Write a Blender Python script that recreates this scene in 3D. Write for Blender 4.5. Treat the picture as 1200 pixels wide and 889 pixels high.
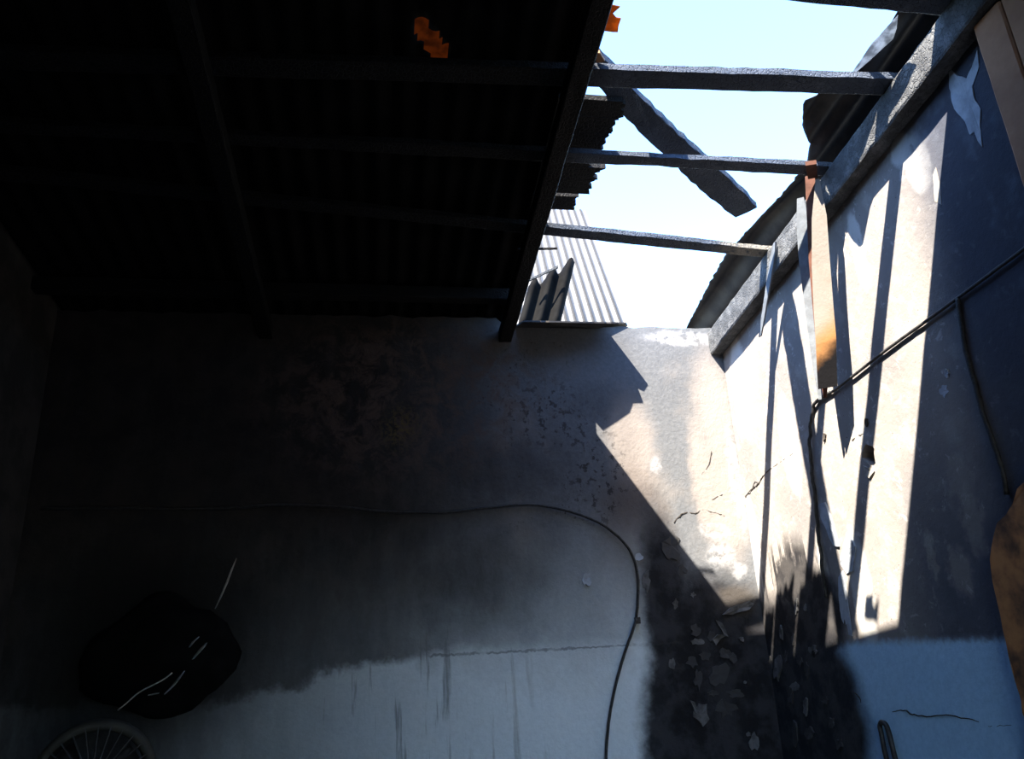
import bpy, bmesh, math, random
from mathutils import Vector, Matrix, noise
random.seed(7)
for o in list(bpy.data.objects): bpy.data.objects.remove(o)
SC = bpy.context.scene
COL = SC.collection
V = Vector
# ------------------------------------------------------------------ camera
FPX = 900.0
ZV = V((462-600, -2103-444.5, FPX))                 # where upright edges meet
DV = V((447-600, 0, FPX)); DV.y = -(ZV.x*DV.x + FPX*FPX)/ZV.y
zc = ZV.normalized(); yc = DV.normalized(); xc = yc.cross(zc)
ROT = Matrix((xc, yc, zc))                           # world = ROT @ (right, down, forward)
EYE = V((0, 0, 1.55))
cd = bpy.data.cameras.new('camera'); cam = bpy.data.objects.new('camera', cd); COL.objects.link(cam)
cd.sensor_width = 36; cd.lens = FPX/1200*36; cd.clip_start = .02; cd.clip_end = 500
m3 = Matrix((ROT @ V((1,0,0)), ROT @ V((0,-1,0)), ROT @ V((0,0,-1)))).transposed()
cam.matrix_world = Matrix.Translation(EYE) @ m3.to_4x4()
SC.camera = cam
# ------------------------------------------------------------------ sky, sun, exposure
SUN = V((1.2, 1.0, -1.95))
w = bpy.data.worlds.new('sky'); SC.world = w; w.use_nodes = True
nt = w.node_tree
sky = nt.nodes.new('ShaderNodeTexSky'); sky.sky_type = 'NISHITA'; sky.sun_disc = False
sky.sun_elevation = math.radians(51.3); sky.sun_rotation = math.atan2(-1.2, -1.0)
sky.air_density = 1.0; sky.dust_density = .1; sky.ozone_density = 6.0
nt.nodes['Background'].inputs[1].default_value = 1.2
nt.links.new(sky.outputs[0], nt.nodes['Background'].inputs[0])
sl = bpy.data.lights.new('sun', 'SUN'); so = bpy.data.objects.new('sun', sl); COL.objects.link(so)
sl.energy = 44; sl.angle = math.radians(.53); sl.color = (1, .90, .76)
so.rotation_euler = SUN.to_track_quat('-Z', 'Y').to_euler(); so.location = (-3, -3, 8)
vs = SC.view_settings
vs.view_transform = 'Standard'; vs.look = 'None'; vs.gamma = 1; vs.use_curve_mapping = False
vs.exposure = 0.0
# ------------------------------------------------------------------ geometry of the place
YB, XR, XL, YF = 3.0, 1.495, -1.266, -0.9
ZTOP, TS = 2.88, math.tan(math.radians(7.5))         # wall top, fall of the roof towards the back wall
def on(u, v, n, d):
    r = ROT @ V((u-600, v-444.5, FPX)); n = V(n)
    return EYE + r*((d - n.dot(EYE))/n.dot(r))
def back(u, v, y=YB): return on(u, v, (0,1,0), y)
def right(u, v, x=XR): return on(u, v, (1,0,0), x)
def rz(y, off=0): return ZTOP + (3-y)*TS + off
def roof(u, v, off=0): return on(u, v, (0,TS,1), ZTOP+3*TS+off)

# ------------------------------------------------------------------ node helpers
def nvec(p): return V((noise.noise(p), noise.noise(p+V((31.7,5.3,0))), noise.noise(p+V((0,17.1,43.9)))))
class NT:
    def __init__(s, name):
        s.m = bpy.data.materials.new(name); s.m.use_nodes = True
        s.t = s.m.node_tree; s.b = s.t.nodes['Principled BSDF']
        s.pos = s.n('ShaderNodeNewGeometry').outputs['Position']
    def n(s, k, **kw):
        x = s.t.nodes.new(k)
        for a, b in kw.items(): setattr(x, a, b)
        return x
    def put(s, sock, val):
        if isinstance(val, bpy.types.NodeSocket): s.t.links.new(val, sock)
        else:
            if sock.type == 'RGBA' and len(val) == 3: val = (*val, 1)
            sock.default_value = val
    def math(s, op, a, b=0., c=None):
        x = s.n('ShaderNodeMath', operation=op); s.put(x.inputs[0], a); s.put(x.inputs[1], b)
        if c is not None: s.put(x.inputs[2], c)
        return x.outputs[0]
    def vec(s, op, a, b=(0,0,0)):
        x = s.n('ShaderNodeVectorMath', operation=op); s.put(x.inputs[0], a); s.put(x.inputs[1], b)
        return x.outputs['Value'] if op == 'LENGTH' else x.outputs[0]
    def scale(s, a, k):
        x = s.n('ShaderNodeVectorMath', operation='SCALE'); s.put(x.inputs[0], a); s.put(x.inputs['Scale'], k); return x.outputs[0]
    def noise(s, sc, det=4, rough=.6, v=None, col=False, dist=0):
        x = s.n('ShaderNodeTexNoise'); s.put(x.inputs['Vector'], v if v is not None else s.pos)
        x.inputs['Scale'].default_value = sc; x.inputs['Detail'].default_value = det
        x.inputs['Roughness'].default_value = rough; x.inputs['Distortion'].default_value = dist
        return x.outputs['Color' if col else 'Fac']
    def vor(s, sc, v=None, feat='F1', out='Distance'):
        x = s.n('ShaderNodeTexVoronoi', feature=feat); s.put(x.inputs['Vector'], v if v is not None else s.pos)
        x.inputs['Scale'].default_value = sc; return x.outputs[out]
    def ramp(s, v, a, b, c=0., d=1., smooth=True):
        x = s.n('ShaderNodeMapRange'); x.interpolation_type = 'SMOOTHSTEP' if smooth else 'LINEAR'
        s.put(x.inputs[0], v)
        for i, q in enumerate((a, b, c, d)): s.put(x.inputs[i+1], q)
        return x.outputs[0]
    def mix(s, f, a, b, mode='MIX'):
        x = s.n('ShaderNodeMix', data_type='RGBA', blend_type=mode)
        s.put(x.inputs[0], f); s.put(x.inputs[6], a); s.put(x.inputs[7], b); return x.outputs[2]
    def axis(s, v, i):
        x = s.n('ShaderNodeSeparateXYZ'); s.put(x.inputs[0], v); return x.outputs[i]
    def warp(s, sc, amp, det=4):
        c = s.vec('SUBTRACT', s.noise(sc, det, col=True), (.5,.5,.5))
        return s.vec('ADD', s.pos, s.scale(c, amp))
    def ell(s, p, c, r, soft=.35):
        d = s.vec('LENGTH', s.vec('MULTIPLY', s.vec('SUBTRACT', p, tuple(c)), tuple(1/q for q in r)))
        return s.ramp(d, 1+soft, 1-soft)
    def bump(s, h, st=.3, dist=.01):
        x = s.n('ShaderNodeBump'); x.inputs['Strength'].default_value = st; x.inputs['Distance'].default_value = dist
        s.put(x.inputs['Height'], h); s.put(s.b.inputs['Normal'], x.outputs[0])
    def done(s, col, rough=.85, spec=.3, metal=0.):
        s.put(s.b.inputs['Base Color'], col); s.put(s.b.inputs['Roughness'], rough)
        s.b.inputs['Specular IOR Level'].default_value = spec; s.b.inputs['Metallic'].default_value = metal
        return s.m
def simple(name, col, col2=None, sc=14, rough=.8, metal=0., spec=.3, bst=.3, bsc=60, lo=.4, hi=.65):
    k = NT(name)
    c = k.mix(k.ramp(k.noise(sc, 5), lo, hi), col, col2 or tuple(q*.6 for q in col))
    k.bump(k.noise(bsc, 5), bst, .004)
    return k.done(c, rough, spec, metal)

# ------------------------------------------------------------------ plaster of the burnt walls
SOOT = (.012, .0115, .012)
def eb(k, p, u, v, ru, rv, soft=.35):                  # a stain on the back wall
    c = back(u, v); return k.ell(p, c, (ru*.0037, 9, rv*.0037), soft)
def er(k, p, u, v, ru, rv, soft=.35):                  # a stain on the right wall
    c = right(u, v); a, b = right(u-ru, v), right(u+ru, v); d, e = right(u, v-rv), right(u, v+rv)
    return k.ell(p, c, (9, abs(a.y-b.y)/2, abs(d.z-e.z)/2), soft)
def plaster_back():
    k = NT('sooty_plaster_back'); w1 = k.warp(5, .16); w2 = k.warp(16, .07); w3 = k.warp(40, .03)
    fine = k.noise(55, 6, .7); med = k.noise(9, 5, .6); big = k.noise(2.2, 4)
    grey = k.mix(k.ramp(fine, .35, .7), (.084,.090,.100), (.108,.114,.124))
    c = k.mix(k.ramp(big, .52, .72), grey, k.mix(fine, (0.13,0.122,0.116), (0.168,0.159,0.157)))
    for (u, v, a, b) in [(838,480,22,70),(740,520,26,55),(850,590,26,60),(822,560,12,60)]:
        c = k.mix(eb(k, w2, u, v, a, b, .5), c, (0.196,0.177,0.167))
    for (u, v, a, b) in [(845,650,16,14),(768,545,5,8),(862,560,8,60),(838,622,18,9),(800,396,46,9),(866,668,8,10)]:
        c = k.mix(k.math('MULTIPLY', eb(k, w2, u, v, a, b, .35), k.ramp(k.noise(22,5,.7), .38, .55)), c, (0.218,0.221,0.231))
    x = k.axis(w1, 0); z = k.axis(w1, 2); z0 = k.axis(w3, 2)
    # smoke: heavy to the left and above the old paint line
    zz = k.math('ADD', k.math('ADD', z0, k.ramp(x, .25, -.55, 0, .11)), k.math('MULTIPLY', k.math('SUBTRACT', k.noise(8, 4, .65), .5), k.ramp(x, .6, -.2, .03, .16)))
    up = k.ramp(zz, 1.54, 1.59)
    left = k.ramp(x, .90, -.25)
    up = k.math('ADD', k.math('MULTIPLY', up, k.ramp(x, .85, -.1, .25, .60)), k.math('MULTIPLY', k.ramp(z, 1.50, 2.15), k.ramp(x, .85, -.1, .75, .40)))
    smoke = k.mix(up, k.ramp(x, .62, -.95, .02, .93), k.ramp(left, 0, 1, .30, .985))
    def add(m, amt):
        nonlocal smoke
        smoke = k.math('MAXIMUM', smoke, k.math('MULTIPLY', m, amt))
    def sub(m, amt):
        nonlocal smoke
        smoke = k.math('MULTIPLY', smoke, k.math('SUBTRACT', 1., k.math('MULTIPLY', m, amt)))
    sub(k.ramp(k.axis(w2, 0), 1.0, 1.16), .92)                       # the cleaned strip by the corner
    sub(eb(k, w1, 640, 440, 70, 55, .6), .35)
    sub(eb(k, w1, 660, 690, 70, 90, .7), .45)
    add(eb(k, k.warp(7,.35), 520, 550, 110, 50, .9), .82)
    add(eb(k, k.warp(9,.3), 610, 545, 70, 40, .9), .65)
    add(eb(k, w1, 700, 470, 45, 30, .6), .45)
    blot = k.math('MULTIPLY', k.ramp(k.noise(30, 5, .65), .52, .60), k.math('MAXIMUM', eb(k, w1, 645, 490, 70, 50, .6), eb(k, w1, 700, 555, 40, 60, .6)))
    add(blot, .88)
    add(eb(k, k.warp(6,.3), 530, 675, 120, 70, .9), .80)
    add(eb(k, k.warp(6,.3), 660, 690, 80, 70, .9), .42)
    # specks
    sp = k.math('MULTIPLY', k.ramp(k.noise(60, 3, .6), .56, .64), k.ramp(k.noise(5, 3), .42, .6))
    add(k.math('MULTIPLY', k.math('MULTIPLY', sp, k.ramp(z, 1.85, 2.1)), k.ramp(x, 1.05, .8)), .82)
    drip = k.noise(1, 5, .6, v=k.vec('MULTIPLY', k.pos, (22, 1, 1.6)))
    add(k.math('MULTIPLY', k.ramp(drip, .50, .64), k.ramp(k.axis(w1,0), .85, .15)), .66)
    # the burnt column in the corner
    col = k.math('MAXIMUM', eb(k, w2, 850, 835, 82, 140, .14), eb(k, w2, 782, 720, 26, 110, .4))
    col = k.math('MAXIMUM', col, eb(k, w2, 858, 905, 92, 175, .12))
    brown = eb(k, w2, 745, 640, 34, 75, .6)
    streak = k.noise(1, 6, .7, v=k.vec('MULTIPLY', w2, (17, 1, 3.2)))
    smoke = k.math('MULTIPLY', smoke, k.ramp(streak, .30, .62, k.ramp(x, -.3, .5, .95, .82), 1.03, False))
    smoke = k.math('MINIMUM', smoke, .992)
    smoke_c = k.mix(k.ramp(med, .35, .65), SOOT, (.022,.019,.018))
    c = k.mix(k.math('MULTIPLY', brown, .75), c, (.085,.062,.05))
    c = k.mix(k.math('MAXIMUM', up, k.ramp(k.axis(w2, 0), .98, 1.12)), k.mix(k.ramp(fine,.3,.7), (.55,.62,.67), (.62,.69,.74)), c)
    c = k.mix(smoke, c, smoke_c)
    rust = k.math('MULTIPLY', eb(k, w1, 480, 460, 135, 85, .6), k.ramp(k.noise(13, 7, .72, dist=.6), .42, .62))
    c = k.mix(k.math('MULTIPLY', rust, .95), c, (.075,.052,.042))
    c = k.mix(k.math('MULTIPLY', eb(k, w1, 470, 500, 20, 20, .8), k.ramp(fine, .45, .6)), c, (0.0832,0.0624,0.026))
    c = k.mix(k.math('MULTIPLY', col, .985), c, k.mix(k.ramp(med, .4, .6), (.008,.008,.010), (.026,.026,.030)))
    c = k.mix(k.math('MULTIPLY', eb(k, k.warp(20,.1), 868, 702, 26, 14, .6), .7), c, (.06,.052,.045))
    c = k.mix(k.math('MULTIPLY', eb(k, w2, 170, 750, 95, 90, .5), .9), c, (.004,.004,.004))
    # scored line where the old paint ends
    ln = k.math('MULTIPLY', k.ramp(k.math('ABSOLUTE', k.math('SUBTRACT', z0, 1.548)), .006, .002), k.math('MULTIPLY', k.ramp(k.noise(7,3), .42, .55), k.ramp(x, -.1, .2)))
    c = k.mix(k.math('MULTIPLY', ln, .55), c, (.03,.03,.03))
    k.bump(k.math('ADD', k.math('MULTIPLY', fine, .6), med), .35, .012)
    return k.done(c, .9, .2)
def plaster_right():
    k = NT('sooty_plaster_right'); w1 = k.warp(5, .14); w2 = k.warp(15, .06); w3 = k.warp(40, .03)
    fine = k.noise(60, 6, .7); med = k.noise(10, 5, .6); big = k.noise(3.1, 4)
    c = k.mix(k.ramp(big, .38, .62), (0.197,0.178,0.164), (0.166,0.154,0.148))
    c = k.mix(k.ramp(med, .5, .68), c, (0.219,0.209,0.198))
    c = k.mix(k.math('MULTIPLY', k.ramp(fine, .6, .74), .35), c, (0.0899,0.0798,0.0785))
    for (u, v, a, b) in [(905,450,16,70),(1030,420,30,40),(930,600,20,40),(880,560,10,50)]:
        c = k.mix(k.math('MULTIPLY', er(k, w2, u, v, a, b, .6), .6), c, (0.134,0.129,0.131))
    for (u, v, a, b) in [(868,450,10,60),(1075,190,16,40),(1055,175,14,22),(1005,290,8,50),(885,640,6,60),(925,520,10,60),(1010,690,12,70),(968,690,7,50)]:
        c = k.mix(er(k, w3, u, v, a, b, .2), c, (0.351,0.344,0.333))
    c = k.mix(k.math('MULTIPLY', k.ramp(k.noise(24, 6, .7, dist=.5), .57, .66), .55), c, (.40,.38,.36))
    c = k.mix(k.math('MULTIPLY', k.ramp(k.noise(16, 6, .7, dist=.8), .62, .72), .6), c, (.16,.145,.135))
    c = k.mix(k.ramp(k.noise(130, 2, .5), .73, .77), c, (.05,.04,.035))
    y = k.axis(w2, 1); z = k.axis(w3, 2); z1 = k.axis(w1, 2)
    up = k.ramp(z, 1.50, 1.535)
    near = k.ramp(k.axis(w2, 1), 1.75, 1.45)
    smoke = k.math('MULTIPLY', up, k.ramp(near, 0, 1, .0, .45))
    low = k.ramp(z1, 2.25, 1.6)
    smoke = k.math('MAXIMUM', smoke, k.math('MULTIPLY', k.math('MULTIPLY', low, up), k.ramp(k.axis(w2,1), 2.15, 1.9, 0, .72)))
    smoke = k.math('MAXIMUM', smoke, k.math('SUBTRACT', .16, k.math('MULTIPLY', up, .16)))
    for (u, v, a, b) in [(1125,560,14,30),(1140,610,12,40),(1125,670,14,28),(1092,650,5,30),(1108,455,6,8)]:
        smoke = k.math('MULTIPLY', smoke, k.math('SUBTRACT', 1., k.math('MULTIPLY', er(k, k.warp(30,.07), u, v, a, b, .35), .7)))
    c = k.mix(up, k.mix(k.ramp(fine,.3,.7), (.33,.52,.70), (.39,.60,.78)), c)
    c = k.mix(smoke, c, (.020,.031,.056))  # soot tinted blue, with the colour of sky-lit shade painted in
    c = k.mix(k.math('MULTIPLY', k.ramp(k.axis(w3, 1), 1.78, 1.55), .75), c, k.mix(k.ramp(k.noise(7,3),.56,.75), (.014,.022,.042), (.055,.07,.10)))  # sootier near end, blue of the shade put into its colour too
    col = k.math('MAXIMUM', er(k, w2, 925, 830, 74, 135, .12), er(k, w2, 955, 720, 34, 60, .2))
    col = k.math('MAXIMUM', col, er(k, w2, 955, 885, 50, 130, .12))
    col = k.math('MAXIMUM', col, er(k, k.warp(25,.1), 925, 680, 17, 32, .25))
    drip = k.noise(1, 5, .6, v=k.vec('MULTIPLY', k.pos, (1, 26, 1.5)))
    col = k.math('MAXIMUM', col, k.math('MULTIPLY', k.ramp(drip, .5, .56), er(k, w2, 930, 690, 40, 60, .3)))
    c = k.mix(k.math('MULTIPLY', col, .985), c, k.mix(k.ramp(med, .4, .6), (.008,.008,.010), (.030,.028,.028)))
    k.bump(k.math('ADD', k.math('MULTIPLY', fine, .6), med), .3, .012)
    return k.done(c, .9, .2)
M = {}
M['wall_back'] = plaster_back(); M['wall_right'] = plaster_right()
M['soot'] = simple('soot_black_plaster', (.012,.011,.010), (.028,.025,.022), 6, .95, bst=.3)
M['floor'] = simple('ash_covered_concrete', (.20,.20,.205), (.13,.13,.135), 8, .95)
M['ground'] = simple('dull_earth', (.06,.06,.055), (.045,.045,.04), 3, .95)
def char_mat(name, dark, ash, amt=.5, brown=None, pale=False):
    k = NT(name)
    v = k.vor(75, k.warp(20, .03), 'DISTANCE_TO_EDGE'); n1 = k.noise(14, 6, .7); n2 = k.noise(70, 5, .7)
    c = k.mix(k.ramp(n1, .62-amt*.3, .85-amt*.2), dark, ash)
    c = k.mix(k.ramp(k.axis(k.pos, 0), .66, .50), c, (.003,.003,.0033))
    if pale: c = k.mix(k.math('MULTIPLY', k.ramp(k.axis(k.warp(30,.06), 0), 1.18, 1.34), k.ramp(k.noise(40,4), .3, .5)), c, (.20,.185,.16))
    if brown: c = k.mix(k.ramp(k.noise(6, 3), .5, .62), c, brown)
    c = k.mix(k.ramp(v, .03, .0), c, tuple(q*.35 for q in dark))
    k.bump(k.math('ADD', k.ramp(v, 0, .12), k.math('MULTIPLY', n2, .7)), .55, .006)
    return k.done(c, .7, .15)
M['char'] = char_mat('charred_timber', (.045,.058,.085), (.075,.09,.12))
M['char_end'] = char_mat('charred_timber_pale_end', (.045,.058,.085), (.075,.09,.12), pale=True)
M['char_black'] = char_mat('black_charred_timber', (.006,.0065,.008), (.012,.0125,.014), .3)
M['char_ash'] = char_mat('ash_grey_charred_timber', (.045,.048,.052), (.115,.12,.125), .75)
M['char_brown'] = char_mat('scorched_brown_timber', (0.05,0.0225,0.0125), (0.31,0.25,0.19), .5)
def lath_mat():
    k = NT('splintered_pale_wood'); w = k.warp(25, .04)
    a, b = right(974, 392, 1.402), right(961, 452, 1.402); wt = (a.z-b.z)/(b.y-a.y); T = a.z+wt*a.y
    h = k.math('ADD', k.axis(w, 2), k.math('MULTIPLY', k.axis(k.pos, 1), wt))   # charred towards the lower near corner
    c = k.mix(k.ramp(k.noise(9, 5), .45, .8), (.17,.155,.14), (.13,.10,.075))
    c = k.mix(k.ramp(h, T+.10, T+.02), c, (.20,.10,.04))
    c = k.mix(k.ramp(h, T+.03, T-.02), c, (.004,.004,.005))
    k.bump(k.noise(90, 5), .3, .004)
    return k.done(c, .8, .05)
M['lath'] = lath_mat()
M['rust'] = simple('rusty_brown', (0.085,0.032,0.020), (0.05,0.0175,0.01), 25, .8)
M['post'] = simple('dusty_brown_wood', (.34,.175,.09), (.25,.125,.065), 5, .8, bsc=30)
M['board'] = simple('scorched_brown_board', (.36,.155,.055), (.05,.026,.016), 7, .8, bsc=30, lo=.38, hi=.62)
M['zinc_burnt'] = simple('burnt_zinc_sheet', (0.0175,0.0175,0.02), (0.0375,0.036,0.035), 7, .6, .5, bst=.2)
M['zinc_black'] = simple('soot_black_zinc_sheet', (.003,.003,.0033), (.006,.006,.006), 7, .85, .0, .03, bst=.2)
M['zinc_pale'] = simple('pale_zinc_sheet', (.085,.088,.095), (.075,.078,.085), 5, .55, .0, bst=.1)
M['zinc_rib_shade'] = simple('rib_shaded_zinc', (.020,.020,.021), (.015,.015,.016), 15, .8)  # darker copy of the pale zinc, painted as shading between the ribs
M['cable'] = simple('black_cable_rubber', (.010,.010,.011), (.03,.03,.03), 60, .5, bst=.4, bsc=200)
M['flake'] = simple('peeling_grey_paint', (0.095,0.095,0.0975), (0.05,0.05,0.0525), 30, .8)
M['flake_dark'] = simple('sooty_grey_paint', (0.035,0.035,0.0375), (.035,.035,.037), 25, .85)
M['flake_white'] = simple('peeling_white_paint', (0.23,0.215,0.195), (0.175,0.165,0.15), 25, .8)
M['flake_blue'] = simple('bare_pale_plaster', (.27,.30,.34), (.19,.21,.24), 20, .85)
M['crack'] = simple('dark_crack_edge', (0.03,0.025,0.0225), (.03,.025,.02), 40, .9)
M['strip'] = simple('pale_blue_grey_sheet_strip', (.10,.115,.135), (.075,.085,.10), 30, .6)
M['foil'] = simple('crumpled_foil', (.75,.74,.68), (.5,.5,.46), 60, .3, .9, bst=.5, bsc=120)
M['melt'] = simple('melted_black_plastic', (.002,.002,.002), (.004,.004,.004), 20, .8, 0., .05, bst=.4, bsc=30)
M['fan'] = simple('smoke_stained_fan_plastic', (.035,.035,.028), (.02,.02,.016), 18, .7)
M['fan_wire'] = simple('sooty_fan_wire', (.03,.03,.032), (.015,.015,.015), 50, .6, .0)
M['fan_dark'] = simple('dark_fan_plastic', (.010,.007,.008), (.006,.005,.005), 20, .6)
def translucent(name, col, tr):
    k = NT(name); c = k.mix(k.ramp(k.noise(30, 4), .4, .65), col, tuple(q*.55 for q in col))
    k.done(c, .6, .3)
    t = k.n('ShaderNodeBsdfTranslucent'); k.put(t.inputs[0], c)
    x = k.n('ShaderNodeMixShader'); x.inputs[0].default_value = tr
    k.t.links.new(k.b.outputs[0], x.inputs[1]); k.t.links.new(t.outputs[0], x.inputs[2])
    k.t.links.new(x.outputs[0], k.t.nodes['Material Output'].inputs[0])
    k.bump(k.noise(60, 4), .4, .004)
    return k.m
M['orange'] = translucent('orange_fibreglass', (.32,.125,.025), .6)
M['orange_dim'] = translucent('scorched_orange_fibreglass', (.11,.045,.014), .6)
M['film'] = translucent('pale_plastic_film', (.26,.29,.33), .8)

# ------------------------------------------------------------------ mesh helpers
def obj(name, bm, mat, parent=None, smooth=False):
    bmesh.ops.recalc_face_normals(bm, faces=bm.faces)
    me = bpy.data.meshes.new(name); bm.to_mesh(me); bm.free()
    if mat: me.materials.append(M[mat])
    if smooth:
        for p in me.polygons: p.use_smooth = True
    o = bpy.data.objects.new(name, me); COL.objects.link(o)
    if parent: o.parent = parent
    return o
def tag(o, label, cat, group=None):
    o['label'] = label; o['category'] = cat
    if group: o['group'] = group
    return o
def struct(o): o['kind'] = 'structure'; return o
def empty(name, loc):
    o = bpy.data.objects.new(name, None); COL.objects.link(o); o.location = loc; o.empty_display_size = .05; return o
def adopt(child, parent):
    child.parent = parent; child.matrix_parent_inverse = Matrix.Translation(parent.location).inverted(); return child
def box_bm(bm, a, b):
    a, b = V(a), V(b); vs = [bm.verts.new((x,y,z)) for x in (a.x,b.x) for y in (a.y,b.y) for z in (a.z,b.z)]
    for f in ((0,1,3,2),(4,6,7,5),(0,4,5,1),(2,3,7,6),(0,2,6,4),(1,5,7,3)): bm.faces.new([vs[i] for i in f])
    return bm
def box(name, a, b, mat, parent=None): return obj(name, box_bm(bmesh.new(), a, b), mat, parent)
def prism(pts, d, jit=0.):                           # outline + thickness vector
    bm = bmesh.new(); d = V(d)
    lo = [bm.verts.new(p) for p in pts]; hi = [bm.verts.new(V(p)+d) for p in pts]
    bm.faces.new(lo); bm.faces.new(list(reversed(hi)))
    n = len(pts)
    for i in range(n): bm.faces.new((lo[i], hi[i], hi[(i+1)%n], lo[(i+1)%n]))
    return bm
def tube(pts, r, seg=6, taper=None):
    bm = bmesh.new(); rings = []; pts = [V(p) for p in pts]
    for i, p in enumerate(pts):
        t = (pts[min(i+1, len(pts)-1)] - pts[max(i-1, 0)]).normalized()
        a = t.orthogonal().normalized() if i == 0 else (ax - t*ax.dot(t)).normalized()
        ax = a; b = t.cross(a); rr = r*(taper(i/(len(pts)-1)) if taper else 1)
        rings.append([bm.verts.new(p + a*rr*math.cos(2*math.pi*j/seg) + b*rr*math.sin(2*math.pi*j/seg)) for j in range(seg)])
    for q, s in zip(rings, rings[1:]):
        for j in range(seg): bm.faces.new((q[j], q[(j+1)%seg], s[(j+1)%seg], s[j]))
    bm.faces.new(list(reversed(rings[0]))); bm.faces.new(rings[-1])
    return bm
def spline(pts, n=8):                                # Catmull-Rom through points
    pts = [V(p) for p in pts]; P = [pts[0]*2-pts[1]] + pts + [pts[-1]*2-pts[-2]]; out = []
    for i in range(1, len(P)-2):
        for j in range(n):
            t = j/n; a, b, c, d = P[i-1], P[i], P[i+1], P[i+2]
            out.append(.5*((2*b)+(c-a)*t+(2*a-5*b+4*c-d)*t*t+(3*b-a-3*c+d)*t**3))
    return out + [pts[-1]]
def beam(p0, p1, side, up, seed=0, segs=26, rough=.004, ragged=(0, 0), waste=0.):
    """charred timber from p0 to p1 along its lower centre line; side and up are full cross-section vectors"""
    bm = bmesh.new(); p0, p1, side, up = V(p0), V(p1), V(side), V(up); rings = []; ax = (p1-p0).normalized()
    prof = [(-.5,.06),(-.44,0),(0,0),(.44,0),(.5,.06),(.5,.5),(.5,.94),(.44,1),(0,1),(-.44,1),(-.5,.94),(-.5,.5)]
    for i in range(segs+1):
        t = i/segs; c = p0.lerp(p1, t); ring = []
        k = 1 - waste*(.5+.5*noise.noise(V((t*7, seed, 3))))
        for j, (a, b) in enumerate(prof):
            q = c + side*a*k + up*(.5+(b-.5)*k)
            nz = nvec(q*22 + V((seed*3.1, 0, 0)))*.6 + nvec(q*70)*.4
            q = q + nz*rough
            if i == 0 and ragged[0]: q -= ax*ragged[0]*(noise.noise(q*60)+.3)
            if i == segs and ragged[1]: q += ax*ragged[1]*(noise.noise(q*60)+.3)
            ring.append(bm.verts.new(q))
        rings.append(ring)
    n = len(prof)
    for a, b in zip(rings, rings[1:]):
        for j in range(n): bm.faces.new((a[j], a[(j+1)%n], b[(j+1)%n], b[j]))
    bm.faces.new(list(reversed(rings[0]))); bm.faces.new(rings[-1])
    return bm
def rough_outline(pts, amp, step=.02, seed=0):
    out = []; n = len(pts)
    for i in range(n):
        a, b = V(pts[i]), V(pts[(i+1)%n]); k = max(1, int((b-a).length/step))
        for j in range(k):
            p = a.lerp(b, j/k); q = nvec(p*45 + V((seed,0,0)))
            out.append(p + q*amp*(1 if j else .5))
    return out

# ------------------------------------------------------------------ room shell
def wall_grid(name, fn, nu, nv, mat, thick):
    bm = bmesh.new(); g = [[bm.verts.new(fn(i/nu, j/nv)) for j in range(nv+1)] for i in range(nu+1)]
    t = V(thick); h = [[bm.verts.new(V(fn(i/nu, j/nv))+t) for j in range(nv+1)] for i in range(nu+1)]
    for i in range(nu):
        for j in range(nv):
            bm.faces.new((g[i][j], g[i+1][j], g[i+1][j+1], g[i][j+1])); bm.faces.new((h[i][j], h[i][j+1], h[i+1][j+1], h[i+1][j]))
    for i in range(nu):
        bm.faces.new((g[i][0], h[i][0], h[i+1][0], g[i+1][0])); bm.faces.new((g[i][nv], g[i+1][nv], h[i+1][nv], h[i][nv]))
    for j in range(nv):
        bm.faces.new((g[0][j], g[0][j+1], h[0][j+1], h[0][j])); bm.faces.new((g[nu][j], h[nu][j], h[nu][j+1], g[nu][j+1]))
    return struct(obj(name, bm, mat))
def f_back(u, v):
    x = XL + (XR+.15-XL)*u; z = 2.875*v
    if v == 1 and x < .5: z += .03
    if v == 1: z += .010*noise.noise(V((x*14, 0, 0))) + .006*noise.noise(V((x*45, 0, 4)))
    return V((x, YB + .004*noise.noise(V((x*3, z*3, 0))), z))
wall_back = wall_grid('wall_back', f_back, 90, 40, 'wall_back', (0, .15, 0))
def f_right(u, v):
    y = YF + (YB-YF)*u; z = rz(y, -.05)*v
    return V((XR + .004*noise.noise(V((y*3, z*3, 9))), y, z))
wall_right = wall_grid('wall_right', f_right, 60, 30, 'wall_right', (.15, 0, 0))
wall_left = struct(box('wall_left', (XL-.15, YF-.15, 0), (XL, YB+.15, 3.35), 'soot'))
bm = bmesh.new()                                    # unseen wall behind the viewer, its open doorway sized to let in fill light
DX0, DX1 = .10, 1.20
box_bm(bm, (XL, YF-.15, 0), (DX0, YF, 3.42)); box_bm(bm, (DX1, YF-.15, 0), (XR+.15, YF, 3.42)); box_bm(bm, (DX0, YF-.15, 2.20), (DX1, YF, 3.42))
struct(obj('wall_front', bm, 'soot'))
struct(box('floor', (XL, YF, -.1), (XR, YB, 0), 'floor'))
bm = bmesh.new(); g = [bm.verts.new(p) for p in ((-40,-40,-.12),(40,-40,-.12),(40,40,-.12),(-40,40,-.12))]; bm.faces.new(g)
struct(obj('ground', bm, 'ground'))
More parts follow.
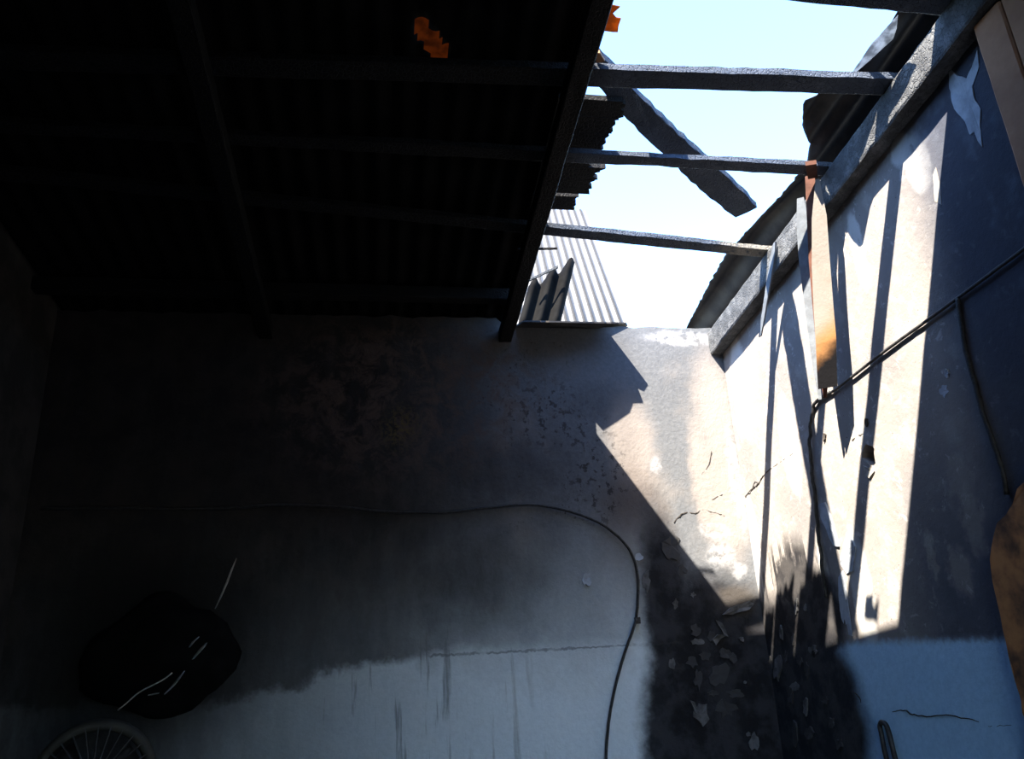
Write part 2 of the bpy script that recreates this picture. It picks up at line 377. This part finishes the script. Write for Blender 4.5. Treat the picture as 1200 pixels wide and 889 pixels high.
# hole knocked into the right wall
hc = right(1019, 533)
cut = obj('hole_cutter', prism([hc + V((-.02, (.031*(1+.25*math.sin(3*a+1)))*math.cos(a), (.034*(1+.2*math.sin(2*a)))*math.sin(a))) for a in [i*math.pi/7 for i in range(14)]], (.145, 0, 0)), None)
md = wall_right.modifiers.new('hole', 'BOOLEAN'); md.object = cut; md.operation = 'DIFFERENCE'; md.solver = 'EXACT'
dg = bpy.context.evaluated_depsgraph_get(); dg.update()
me = bpy.data.meshes.new_from_object(wall_right.evaluated_get(dg)); wall_right.modifiers.clear(); wall_right.data = me
bpy.data.objects.remove(cut)
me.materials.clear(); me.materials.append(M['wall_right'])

# ------------------------------------------------------------------ roof timbers
def rafter(x, y0, y1, off, wdt, hgt, mat, seed):
    sl_ = V((0, -TS, 1))
    return beam((x, y0, rz(y0, off)), (x, y1, rz(y1, off)), (wdt, 0, 0), V((0, 0, hgt)), seed, 50, .003)
tag(obj('rafter', rafter(.515, YF+.01, 2.995, -.088, .055, .053, 'char', 1), 'char_black'), 'charred black rafter along the left edge of the roof opening', 'rafter', None)
tag(obj('rafter', rafter(-.47, YF+.01, 2.995, -.088, .055, .053, 'char', 2), 'char_black'), 'dark rafter under the closed left part of the roof', 'rafter', None)
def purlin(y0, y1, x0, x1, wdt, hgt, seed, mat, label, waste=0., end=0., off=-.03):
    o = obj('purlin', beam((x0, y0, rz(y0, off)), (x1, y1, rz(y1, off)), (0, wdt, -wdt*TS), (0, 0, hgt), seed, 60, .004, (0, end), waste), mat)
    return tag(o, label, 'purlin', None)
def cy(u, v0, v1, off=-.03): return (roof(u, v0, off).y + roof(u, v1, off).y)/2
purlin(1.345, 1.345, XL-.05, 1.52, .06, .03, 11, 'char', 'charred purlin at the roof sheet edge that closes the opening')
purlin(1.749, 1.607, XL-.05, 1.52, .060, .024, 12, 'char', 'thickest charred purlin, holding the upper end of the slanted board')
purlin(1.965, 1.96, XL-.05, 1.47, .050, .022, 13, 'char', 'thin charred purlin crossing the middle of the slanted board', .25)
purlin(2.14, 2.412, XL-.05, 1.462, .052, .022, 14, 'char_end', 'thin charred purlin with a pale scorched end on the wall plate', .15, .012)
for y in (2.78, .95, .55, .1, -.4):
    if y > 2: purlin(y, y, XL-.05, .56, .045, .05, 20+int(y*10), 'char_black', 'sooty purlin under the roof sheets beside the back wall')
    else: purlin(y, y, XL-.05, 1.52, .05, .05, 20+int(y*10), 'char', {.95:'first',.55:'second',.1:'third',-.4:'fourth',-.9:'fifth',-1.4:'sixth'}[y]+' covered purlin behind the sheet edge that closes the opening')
wp = obj('wall_plate', beam((1.465, YF, rz(YF, -.135)), (1.465, 2.996, rz(2.996, -.135)), (.058, 0, 0), (0, 0, .104), 31, 120, .0045), 'char_ash')
tag(wp, 'ash grey charred beam along the top of the right wall', 'beam')
# slanted loose board on the purlins
O = .038
pts = [roof(u, v, O) for u, v in [(668,72),(700,60),(742,105),(795,158),(848,204),(872,226),(887,243),(876,249),(862,255),(820,222),(776,180),(735,140),(705,105)]]
tag(obj('slanted_board', prism(rough_outline(pts, .005, .03, 3), (0, 0, .022)), 'char'), 'charred board lying slanted across the purlins of the roof opening', 'board')
# charred sheathing boards sticking out past the rafter
def ragged_end(y0, y1, x1, off, seed):
    n = 12; pts = [V((.50, y0, rz(y0, off)))]
    for i in range(n+1):
        y = y0+(y1-y0)*i/n; q = noise.noise(V((y*60, seed*2.3, 0)))*.028 + noise.noise(V((y*230, seed, 5)))*.014
        pts.append(V((x1+q, y, rz(y, off))))
    return pts + [V((.50, y1, rz(y1, off)))]
def sheath(y0, y1, x1, seed, lab, off=.016, th=.018):
    base = [V((.50, y0, rz(y0, off))), V((x1, y0, rz(y0, off))), V((x1+.02, (y0+y1)/2, rz((y0+y1)/2, off))), V((x1-.01, y1, rz(y1, off))), V((.50, y1, rz(y1, off)))]
    o = obj('charred_board', prism(ragged_end(y0, y1, x1, off, seed), (0, 0, th)), 'char_black'); tag(o, lab, 'board', None)
gl = 'charred stubs at the rafter'
sheath(1.775, 1.838, .70, 1, 'broken charred board stub nearest the thick purlin')
sheath(1.84, 1.902, .695, 2, 'broken charred board stub beside the thin middle purlin')
sheath(1.904, 1.99, .68, 3, 'broken charred board stub lying over the thin middle purlin')
sheath(2.005, 2.05, .655, 4, 'short broken charred board stub just past the thin middle purlin')
sheath(2.052, 2.108, .70, 5, 'longest ragged charred board stub between the two thin purlins')
sheath(2.11, 2.18, .69, 6, 'ragged charred board stub at the centre between the two thin purlins')
sheath(2.195, 2.265, .65, 7, 'pointed charred board stub beside the purlin with the pale end')
# ------------------------------------------------------------------ roof sheets
PITCH, AMP = .076, .009
def corr_sheet(name, x0, x1, y0, y1, off, mat, ny=40, hole=None, edge=None, far=None, parent=None, sag=None):
    bm = bmesh.new(); nx = max(4, int((x1-x0)/PITCH*8)); g = []
    for i in range(nx+1):
        row = []
        for j in range(ny+1):
            y = y0+(y1-y0)*j/ny; xs = x0
            if edge: xs = edge(y)
            x = xs+(x1-xs)*i/nx
            if far: y = y0 + (far(x)-y0)*j/ny
            z = rz(y, off) + AMP*math.sin(2*math.pi*x/PITCH) + .004*noise.noise(V((x*4, y*3, off)))
            if sag: z += sag(x, y)
            row.append(bm.verts.new((x, y, z)))
        g.append(row)
    for i in range(nx):
        for j in range(ny):
            c = (g[i][j].co + g[i+1][j+1].co)/2
            if hole and hole(c): continue
            bm.faces.new((g[i][j], g[i+1][j], g[i+1][j+1], g[i][j+1]))
    bmesh.ops.delete(bm, geom=[v for v in bm.verts if not v.link_faces], context='VERTS')
    o = obj(name, bm, mat, parent, True)
    s = o.modifiers.new('thickness', 'SOLIDIFY'); s.thickness = .0016
    return o
SO = .040
hc1 = roof(505, 50, SO)
def hole1(c):
    d = V((c.x-hc1.x, c.y-hc1.y)); d = Matrix.Rotation(.6, 2) @ d
    return (d.x/.030)**2 + (d.y/.075)**2 < 1 + .5*noise.noise(c*50)
sh = [(-1.40, -.62), (-.64, .14), (.12, .555)]
ragg = lambda y: 0
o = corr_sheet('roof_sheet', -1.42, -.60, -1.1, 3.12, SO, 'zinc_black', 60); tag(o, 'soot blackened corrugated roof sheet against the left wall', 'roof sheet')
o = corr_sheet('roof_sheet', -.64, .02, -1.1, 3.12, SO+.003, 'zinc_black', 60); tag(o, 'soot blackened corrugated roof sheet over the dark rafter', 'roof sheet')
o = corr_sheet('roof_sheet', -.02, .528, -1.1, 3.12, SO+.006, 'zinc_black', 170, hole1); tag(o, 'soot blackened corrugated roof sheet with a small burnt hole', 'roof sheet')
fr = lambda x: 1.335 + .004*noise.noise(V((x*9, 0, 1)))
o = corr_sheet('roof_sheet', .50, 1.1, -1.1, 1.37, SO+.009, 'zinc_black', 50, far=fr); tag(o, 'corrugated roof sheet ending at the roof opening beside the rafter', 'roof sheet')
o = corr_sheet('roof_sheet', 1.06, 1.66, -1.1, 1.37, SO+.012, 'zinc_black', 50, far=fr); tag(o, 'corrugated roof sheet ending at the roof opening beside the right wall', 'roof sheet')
# ragged strip of sheet left along the top of the right wall
def lift(y): t = min(1, max(0, (y-1.95)/.55)); return .085*t*t*(3-2*t)
EP = []
for u, v in [(805,380),(832,330),(850,300),(885,258),(912,230),(946,190),(950,172),(941,150),(940,117),(962,110),(992,92),(1030,58),(1052,18)]:
    q = roof(u, v, SO)
    for _ in range(4): q = roof(u, v, SO+lift(q.y))
    EP.append((q.y, q.x))
EP.sort()
EP = [(1.2, EP[0][1])] + EP + [(3.3, EP[-1][1]+.02)]
def eave(y):
    for (a, xa), (b, xb) in zip(EP, EP[1:]):
        if a <= y <= b: return xa + (xb-xa)*(y-a)/max(1e-6, b-a) + .006*noise.noise(V((y*40, 0, 0)))
    return EP[-1][1]
o = corr_sheet('roof_sheet_strip', 1.34, 1.62, 1.36, 3.27, SO+.003, 'zinc_burnt', 120, edge=eave, sag=lambda x, y: lift(y)*(1-1.3*min(1, max(0, (x-1.42)/.13))**1.5)); tag(o, 'ragged burnt strip of corrugated sheet left along the right wall', 'roof sheet')
# drooping scrap of sheet on top of the back wall
def droop(x, y): return V((x, y, 1.55+.4433*y+.010 if y < 3 else 2.89))
fl = [(.56,3.08),(1.07,3.08),(1.075,3.02),(1.06,2.992),(.955,2.975),(.985,2.877),(.95,2.866),(.93,2.872),(.915,2.845),(.87,2.845),(.83,2.828),(.74,2.81),(.665,2.795),(.655,2.81),(.63,2.79),(.56,2.79)]
bm = prism([droop(x, y) for x, y in fl], (0, 0, .007))
tag(obj('drooping_sheet_scrap', bm, 'zinc_burnt'), 'dark flat sheet scrap drooping over the top of the back wall', 'metal scrap')
# orange translucent scraps
s1 = [roof(u, v, SO-.02) for u, v in [(706,2),(716,6),(727,8),(718,16),(722,21),(728,22),(725,30),(724,38),(712,37),(704,36)]]
tag(obj('orange_sheet_scrap', prism(rough_outline(s1, .002, .012), (0,0,.003)), 'orange'), 'torn orange fibreglass scrap glowing at the edge of the roof opening', 'fibreglass scrap')
s2 = [roof(u, v, SO+.028) for u, v in [(470,10),(505,8),(540,30),(552,66),(540,92),(500,86),(476,60),(464,34)]]
tag(obj('orange_sheet_scrap', prism(rough_outline(s2, .003, .012), (0,0,.003)), 'orange_dim'), 'orange fibreglass scrap showing through a hole in the black roof', 'fibreglass scrap')
s3 = [roof(u, v, .025) for u, v in [(998,86),(1022,50),(1052,18),(1050,34),(1046,46),(1020,70),(1004,84)]]
tag(obj('plastic_film_scrap', prism(rough_outline(s3, .002, .02), (.002,0,.002)), 'film'), 'pale translucent film scrap at the corner of the roof opening', 'plastic film')
s4 = [roof(u, v, -.012) + V((0,0,0)) for u, v in [(697,62),(703,62),(709,72),(699,74)]]
tag(obj('wood_splinter', prism(s4, (0,0,.01)), 'post'), 'small brown wood splinter on the thickest purlin', 'splinter')
s5 = [roof(u, v, -.048) for u, v in [(944,194),(957,192),(958,208),(947,210)]]
tag(obj('rusty_bracket', prism(s5, (0,-.002,.014)), 'rust'), 'rusty orange bracket at the wall end of the thin middle purlin', 'bracket')

# ------------------------------------------------------------------ hanging splinters by the right wall
def ribbon(name, pts, wv, th, mat, parent=None):
    """tapering flat strip: pts = [(point, width)], wv = width direction"""
    bm = bmesh.new(); wv = V(wv).normalized(); rings = []
    for i, (p, wd) in enumerate(pts):
        p = V(p); t = (V(pts[min(i+1,len(pts)-1)][0])-V(pts[max(i-1,0)][0])).normalized(); nn = t.cross(wv).normalized()
        rings.append([bm.verts.new(p+wv*wd*a+nn*th*b) for a, b in ((-.5,-.5),(.5,-.5),(.5,.5),(-.5,.5))])
    for a, b in zip(rings, rings[1:]):
        for j in range(4): bm.faces.new((a[j], a[(j+1)%4], b[(j+1)%4], b[j]))
    bm.faces.new(list(reversed(rings[0]))); bm.faces.new(rings[-1])
    return obj(name, bm, mat, parent)
def hang(u0, v0, x0, u1, v1, x1, n=7):
    out = []
    for i in range(n+1):
        t = i/n; out.append(right(u0+(u1-u0)*t, v0+(v1-v0)*t, x0+(x1-x0)*t))
    return out
root = empty('splintered_lath', right(964, 466, 1.40)); tag(root, 'long splintered lath with rusty edge hanging from the purlin end', 'wood splinter')
WD = (.84, -.55, 0)
def drape(px, x): return [right(u, v, x) for u, v in px]
P4 = drape([(938,232),(940,262),(942,300),(946,345),(951,390),(956,430),(961,468)], 1.392)
adopt(ribbon('grey_side', list(zip(P4, [.022,.036,.034,.026,.022,.018,.010])), WD, .006, 'strip'), root)
P3 = drape([(949,206),(952,250),(955,300),(959,350),(963,400),(966,440),(967,466)], 1.410)
adopt(ribbon('rusty_edge', list(zip(P3, [.030,.036,.040,.040,.036,.026,.010])), WD, .012, 'rust'), root)
P2 = drape([(958,210),(960,255),(962,310),(965,360),(968,400),(969,432),(970,454)], 1.402)
adopt(ribbon('lath_face', list(zip(P2, [.012,.046,.056,.060,.062,.060,.058])), WD, .008, 'lath'), root)
P5 = [right(u, v, 1.425) for u, v in [(908,284),(906,300),(902,325),(898,350),(894,375),(891,394)]]
tag(ribbon('hanging_strip', list(zip(P5, [.012,.03,.030,.026,.024,.014])), (.1, -1, 0), .006, 'strip'), 'pale blue grey strip hanging beside the scorched purlin end', 'strip')

# ------------------------------------------------------------------ things beyond the back wall
def ribbed(name, o0, du, dv, nu, pitch, amp, mat, nv=2, top=None, rib_shade=None):
    """corrugated sheet on the plane o0 + du*s + dv*t; ribs along dv, s in metres"""
    bm = bmesh.new(); nrm = du.cross(dv).normalized(); L = du.length; n = int(L/pitch*10); g = []
    for i in range(n+1):
        s = i/n; h = amp*math.sin(2*math.pi*s*L/pitch); e = top(s) if top else 1.
        g.append([bm.verts.new(o0 + du*s + dv*(j/nv*e) + nrm*h) for j in range(nv+1)])
    for a, b in zip(g, g[1:]):
        for j in range(nv): bm.faces.new((a[j], b[j], b[j+1], a[j+1]))
    o = obj(name, bm, mat, None, True); q = o.modifiers.new('thickness', 'SOLIDIFY'); q.thickness = .0015
    if rib_shade:
        o.data.materials.append(M[rib_shade])
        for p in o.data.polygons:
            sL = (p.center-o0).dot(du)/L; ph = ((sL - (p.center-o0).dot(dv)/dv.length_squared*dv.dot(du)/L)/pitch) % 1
            p.material_index = 1 if .60 < ph < .92 else 0  # rib shading put into the colour of the valley faces
    return o
npl = (0, .80, -.60); dpl = V(npl).dot(V((0, 5.0, 3.25)))
# neighbouring roof: pitched plane some metres behind the wall
a0 = on(735, 380, npl, dpl); a1 = on(698, 280, npl, dpl); dv = (a1-a0)
b0 = on(640, 377, npl, dpl); du = b0-a0
o = ribbed('neighbour_roof_sheet', a0-dv*.5, du*1.6, dv*1.95, 1, .076*1.0, .012, 'zinc_pale', rib_shade='zinc_rib_shade'); tag(o, 'pale sunlit corrugated roof sheet beyond the back wall', 'roof sheet')
# dark corrugated piece leaning outside the wall
YD = 3.08
a0 = back(655, 386, YD); a1 = back(680, 292, YD); b0 = back(606, 385, YD)
o = ribbed('leaning_dark_sheet', b0, a0-b0, (a1-a0)+V((0,.10,0)), 1, .073, .016, 'zinc_black', 6, top=lambda s: .58+.42*s+.05*math.sin(2*math.pi*s*2.6)); tag(o, 'dark corrugated sheet piece standing behind the wall top', 'roof sheet')
tag(obj('thin_lath', beam(back(619, 330, 3.06), back(654, 314, 3.075), (0,.012,0), (0,0,.012), 5, 8, .001), 'char_ash'), 'thin grey lath across the dark corrugated piece', 'lath')
tag(obj('thin_stick', beam(roof(606, 293, -.03), roof(653, 292, -.03), (0,.008,0), (0,0,.007), 6, 8, .001), 'char_black'), 'thin black stick above the dark corrugated piece', 'stick')

# ------------------------------------------------------------------ foreground timber on the right
XP = 1.43
yA, yBq = right(1117, 0, XP).y, right(1158, 0, XP).y
tag(obj('brown_post', beam((XP+.03, (yA+yBq)/2, 0), (XP+.03, (yA+yBq)/2, rz(1.2, -.15)), (0, abs(yA-yBq), 0), (.06, 0, 0), 41, 40, .002), 'post'), 'upright brown wooden post against the right wall', 'post')
tag(box('brown_plank', (XP+.030, yBq-.50, .0), (XP+.055, yBq-.006, 2.98), 'post'), 'wide brown plank standing beside the wooden post', 'plank')
bp = [right(u, v, 1.470) for u, v in [(1206,560),(1192,572),(1186,590),(1178,604),(1168,612),(1162,640),(1160,655),(1163,680),(1168,704)]]
yE = bp[-1].y
bp = bp + [V((1.470, yE+.01, 1.2)), V((1.470, yE+.01, .0)), V((1.470, 1.36, .0)), V((1.470, 1.36, 1.95))]
tag(obj('scorched_panel', prism(rough_outline(bp, .006, .03, 4), (.012, 0, 0)), 'board'), 'ragged scorched brown panel standing against the right wall', 'panel')

# ------------------------------------------------------------------ cables
def cable(name, pts, r, lab, n=8, wob=.0, seed=0, mat='cable', cat='cable'):
    q = spline(pts, n)
    if wob: q = [p + nvec(p*40+V((seed,0,0)))*wob for p in q]
    return tag(obj(name, tube(q, r, 6), mat, None, True), lab, cat)
YC = YB-.012
cable('wall_cable', [back(u, v, YC) for u, v in [(48,596),(120,595),(200,596),(270,595),(330,591),(400,594),(450,599),(520,600),(570,595),(620,591),(660,597),(700,611),(728,632),(743,655),(748,685),(746,725)]], .0055, 'long black cable running across the back wall', 6, .002)
cable('wall_cable', [back(u, v, YC-.006) for u, v in [(746,725),(741,740),(732,765),(722,800),(715,835),(711,870),(710,905),(709,940)]], .0055, 'black cable hanging down the pale lower back wall', 6, .001)
tag(obj('cable_clip', box_bm(bmesh.new(), back(746,727)-V((.009,.022,.012)), back(746,727)+V((.009,.0,.012))), 'cable'), 'small dark clip where the back wall cables meet', 'clip')
XC = XR-.008
cable('slanting_cable', [right(u, v, XC) for u, v in [(1208,285),(1200,291),(1160,321),(1122,349),(1080,380),(1040,409),(1000,440),(975,459),(956,470)]], .0048, 'black cable slanting across the right wall', 5, .001)
cable('frayed_cable', [right(u, v, XC) for u, v in [(972,460),(962,466),(954,474),(950,492),(949,520),(951,550),(955,580),(957,610),(961,640),(964,670),(968,700)]], .006, 'frayed burnt cable hanging down the sunlit right wall', 6, .005, 3)
cable('sagging_cable', [right(u, v, XC) for u, v in [(1122,349),(1126,375),(1131,405),(1140,440),(1150,478),(1163,515),(1174,548),(1180,580)]], .007, 'thick burnt cable hanging beside the scorched panel', 6, .003, 5)
cable('cord_loop', [right(u, v, XR-.012) for u, v in [(1044,915),(1038,885),(1033,860),(1031,850),(1033,846),(1038,849),(1042,860),(1047,880),(1053,910)]], .0075, 'doubled black cord hooked on the lower right wall', 6, .001)
# cracks and thin wires on the walls (parts of the walls)
def crack(parent, fn, px, r, name='crack', mat='crack', wob=.004):
    q = [p + nvec(p*70)*wob for p in spline([fn(u, v) for u, v in px], 6)]
    return obj(name, tube(q, r, 4, lambda t: .35+.65*math.sin(math.pi*min(1, t+.15))), mat, parent)
crack(wall_back, back, [(789,612),(797,603),(806,600),(816,601),(824,597),(836,600)], .0024)
crack(wall_back, back, [(836,600),(846,603),(854,609),(860,620)], .0014)
crack(wall_back, back, [(834,528),(830,545),(822,556)], .0018)
crack(wall_back, back, [(834,586),(846,579),(852,578)], .0016)
crack(wall_right, right, [(873,582),(881,573),(889,566),(894,558),(905,548),(917,540),(929,531)], .0022)
crack(wall_right, right, [(881,573),(885,564),(891,566)], .0012)
crack(wall_right, right, [(1046,834),(1060,832),(1075,838),(1110,838),(1140,843),(1160,850),(1185,849)], .0022)
crack(wall_right, right, [(997,520),(1004,512),(1014,508)], .002)
crack(wall_right, right, [(1000,810),(1008,818),(1010,830)], .003)
# ------------------------------------------------------------------ paint flakes (parts of the walls)
def flake(parent, fn, px, mat, nrm, lift=.003, rag=.002, seed=0):
    pts = rough_outline([fn(u, v) for u, v in px], rag, .007, seed)
    n = V(nrm); c = sum(pts, V())/len(pts)
    bm = bmesh.new(); cv = bm.verts.new(c + n*lift*.6); R_ = []; B_ = []
    for p in pts:
        cu = lift*(1+1.2*noise.noise(p*20)); R_.append(bm.verts.new(p + n*max(.0012, cu))); B_.append(bm.verts.new(p - n*.002))
    k = len(pts)
    for i in range(k):
        j = (i+1) % k; bm.faces.new((cv, R_[i], R_[j])); bm.faces.new((R_[i], B_[i], B_[j], R_[j]))
    return obj('paint_flake', bm, mat, parent)
NB, NR = (0,-1,0), (-1,0,0)
def blob(u, v, ru, rv, seed, n=13, ang=0.):
    rnd = random.Random(seed); out = []
    for i in range(n):
        a = 2*math.pi*i/n; k = .62+.7*rnd.random(); x, y = ru*k*math.cos(a), rv*k*math.sin(a)
        out.append((u+x*math.cos(ang)-y*math.sin(ang), v+x*math.sin(ang)+y*math.cos(ang)))
    return out
sd = 0
for (u, v, ru, rv, mt) in [(786,640,10,17,'flake_dark'),(799,668,5,7,'flake_dark'),(791,708,3.5,5.5,'flake'),(788,778,4,7.5,'flake'),
        (815,738,6,6,'flake_dark'),(817,752,7,4,'flake'),(826,768,8,6,'flake_dark'),(811,775,6,7,'flake_dark'),(818,795,5,12,'flake_dark'),
        (842,790,11,13,'flake_dark'),(850,765,8,6,'flake_dark'),(869,749,3,3,'flake'),(858,770,6,6,'flake_dark'),(822,836,9,12,'flake'),(851,830,11,9,'flake_dark'),
        (873,799,2,2,'flake'),(883,868,6,10,'flake'),(877,860,3,3,'flake'),(748,652,5,5,'flake_blue'),(757,680,4,12,'flake'),(688,678,5,9,'flake_blue'),
        (812,697,3,3,'flake'),(834,745,6,7,'flake_dark'),(835,812,6,3,'flake_dark'),(862,812,9,5,'flake_dark')]:
    sd += 1; flake(wall_back, back, blob(u, v, ru, rv, sd), mt, NB, .004, .002, sd)
flake(wall_back, back, [(846,720),(855,712),(867,708),(878,704),(884,708),(877,714),(868,716),(858,720)], 'flake', NB, .012, .002)
flake(wall_back, back, [(838,726),(845,730),(853,746),(847,744)], 'flake', NB, .010, .001)
flake(wall_back, back, [(834,749),(840,743),(851,744),(844,748),(838,756)], 'flake', NB, .010, .001)
flake(wall_back, back, [(808,820),(813,822),(818,832),(815,836)], 'flake', NB, .008, .001)
for (u, v, ru, rv, mt) in [(912,783,4,15,'flake'),(903,783,3,12,'flake_dark'),(917,742,2,9,'flake'),(930,748,1.5,8,'flake_dark'),(954,763,5,6,'flake'),(954,766,3,4,'char_black'),
        (945,828,3,9,'flake'),(927,815,3,9,'flake_dark'),(932,803,5,5,'flake'),(947,785,2,8,'flake_dark'),(932,858,3,14,'flake_dark'),(949,858,5,7,'flake_dark'),(967,820,3.5,5,'flake_dark'),
        (975,847,4,6,'flake_dark'),(984,871,4,6,'flake_dark'),(902,840,5,8,'flake'),(904,882,8,7,'flake_dark'),(934,710,2,10,'flake'),(944,712,2,4,'flake'),(922,770,2,8,'flake_dark'),(938,775,3,5,'flake_dark')]:
    sd += 1; flake(wall_right, right, blob(u, v, ru, rv, sd), mt, NR, .005, .002, sd)
# bare patches of the right wall where the skim coat has come away
flake(wall_right, right, [(1113,80),(1122,88),(1133,92),(1140,78),(1146,58),(1148,78),(1138,96),(1144,118),(1150,128),(1149,150),(1152,172),(1147,165),(1143,154),(1138,158),(1131,142),(1119,128),(1113,104)], 'flake_blue', NR, .0025, .002, 3)
flake(wall_right, right, [(1094,205),(1097,196),(1102,216),(1104,240),(1096,236)], 'flake_white', NR, .002, .001)
flake(wall_right, right, [(990,632),(996,626),(1003,640),(1000,668),(993,672),(986,660)], 'flake_blue', NR, .004, .002)
flake(wall_right, right, [(962,590),(968,588),(974,604),(980,626),(984,640),(978,640),(970,620),(963,606)], 'flake_blue', NR, .006, .001)
flake(wall_right, right, [(983,676),(988,668),(992,690),(1000,745),(992,742),(985,715)], 'flake_blue', NR, .003, .002)
flake(wall_right, right, [(1013,545),(1018,548),(1024,546),(1026,552),(1021,560),(1015,556)], 'flake_white', NR, .006, .001)
flake(wall_right, right, blob(1107, 458, 5, 7, 77), 'flake_blue', NR, .003, .001)
flake(wall_right, right, blob(1111, 437, 2.5, 5, 78), 'flake_blue', NR, .006, .001)
flake(wall_right, right, blob(967, 512, 1.6, 5, 79), 'crack', NR, .004, .0005)
flake(wall_right, right, blob(1016, 495, 1.8, 4, 80), 'crack', NR, .004, .0005)

# ------------------------------------------------------------------ burnt lump with foil and wires on the back wall
c0 = back(188, 768, 2.93); bm = bmesh.new()
bmesh.ops.create_icosphere(bm, subdivisions=4, radius=1)
for v_ in bm.verts:
    p = v_.co.copy(); k = 1 + .16*noise.noise(p*1.7+V((4,0,0))) + .05*noise.noise(p*6)
    top = max(0, p.z); kx = 1-.45*top**1.5
    v_.co = c0 + V((p.x*.245*k*kx, p.y*.065*k, p.z*(.185 if p.z < 0 else .20)*k))
lump = empty('melted_bag', c0); tag(lump, 'melted black plastic bag hanging on the dark back wall', 'bag')
adopt(obj('bag_body', bm, 'melt', None, True), lump)
def sliver(name, px, y, wds, mat, lab, cat):
    o = ribbon(name, [(back(u, v, y), wd) for (u, v), wd in zip(px, wds)], (1, -.3, .4), .003, mat)
    return tag(o, lab, cat)
sliver('foil_scrap', [(226,772),(231,766),(237,759),(242,753)], 2.845, [.006,.014,.018,.004], 'foil', 'bright crumpled foil scrap at the top of the melted bag', 'foil')
sliver('foil_scrap', [(222,758),(227,751),(233,746)], 2.845, [.004,.012,.003], 'foil', 'dim foil scrap behind the bright one on the melted bag', 'foil')
sliver('foil_scrap', [(193,813),(203,803),(210,794),(216,786)], 2.845, [.004,.012,.010,.003], 'foil', 'narrow foil scrap at the middle of the melted bag', 'foil')
sliver('foil_scrap', [(174,814),(180,813),(186,812)], 2.850, [.004,.010,.003], 'foil', 'tiny foil scrap low on the melted bag', 'foil')
cable('bare_wire', [back(u, v, 2.85) for u, v in [(138,832),(150,822),(163,811),(176,804),(190,797),(202,788)]], .0022, 'thin bare wire sagging below the melted bag', 6, .001, mat='foil', cat='wire')
tag(obj('bare_wire', tube([back(u, v, 2.97) for u, v in [(277,654),(272,666),(266,682),(259,698),(252,713)]], .003, 5, lambda t: .5+.9*math.sin(math.pi*t)), 'foil'), 'short bright bare wire sticking up above the melted bag', 'wire')

# ------------------------------------------------------------------ pedestal fan standing by the left corner
FC = V((-.80, 2.58, 1.262)); fan = empty('pedestal_fan', (FC.x, FC.y+.05, 0)); tag(fan, 'smoke stained round pedestal fan standing in the dark left corner', 'fan')
TQ = Matrix.Rotation(math.radians(14), 3, 'Z')
def fp(x, y, z): return FC + TQ @ V((x, y, z))
def lathe(prof, n=40):
    bm = bmesh.new(); R_ = [[bm.verts.new(fp(r*math.cos(2*math.pi*i/n), y, r*math.sin(2*math.pi*i/n))) for r, y in prof] for i in range(n)]
    for i in range(n):
        for j in range(len(prof)): a, b = R_[i], R_[(i+1)%n]; q = (j+1) % len(prof); bm.faces.new((a[j], b[j], b[q], a[q]))
    return bm
adopt(obj('guard_ring', lathe([(.160,-.05),(.165,0),(.160,.05),(.132,.058),(.128,.05),(.150,0),(.138,-.055)]), 'fan', None, True), fan)
for i in range(28):
    a = 2*math.pi*i/28
    adopt(obj('guard_wire', tube([fp(r*math.cos(a), -.05-.03*(1-(r/.15)**2), r*math.sin(a)) for r in (.03,.07,.11,.148)], .0022, 5), 'fan_wire'), fan)
adopt(obj('hub_cap', lathe([(.001,-.09),(.034,-.088),(.036,-.076),(.001,-.074)], 24), 'fan_dark', None, True), fan)
for i in range(3):
    a0 = 2*math.pi*i/3; bl = []
    bm = bmesh.new(); g = [[bm.verts.new(fp(r*math.cos(a0+s*.85), -.01-.03*(s-.5), r*math.sin(a0+s*.85))) for s in (0,.25,.5,.75,1)] for r in (.02,.06,.1,.125)]
    for q in range(3):
        for r in range(4): bm.faces.new((g[q][r], g[q+1][r], g[q+1][r+1], g[q][r+1]))
    o = obj('blade', bm, 'fan_dark', None, True); o.modifiers.new('t', 'SOLIDIFY').thickness = .003; adopt(o, fan)
adopt(obj('motor', lathe([(.001,.0),(.05,.01),(.055,.08),(.04,.12),(.001,.13)], 20), 'fan_dark', None, True), fan)
adopt(obj('pole', tube([FC+V((0,.06,-.04)), V((FC.x, FC.y+.06, .03))], .014, 10), 'fan_wire', None, True), fan)
bm = bmesh.new(); bmesh.ops.create_cone(bm, cap_ends=True, segments=28, radius1=.2, radius2=.15, depth=.035, matrix=Matrix.Translation((FC.x, FC.y+.06, .0175)))
adopt(obj('base', bm, 'fan_dark'), fan)
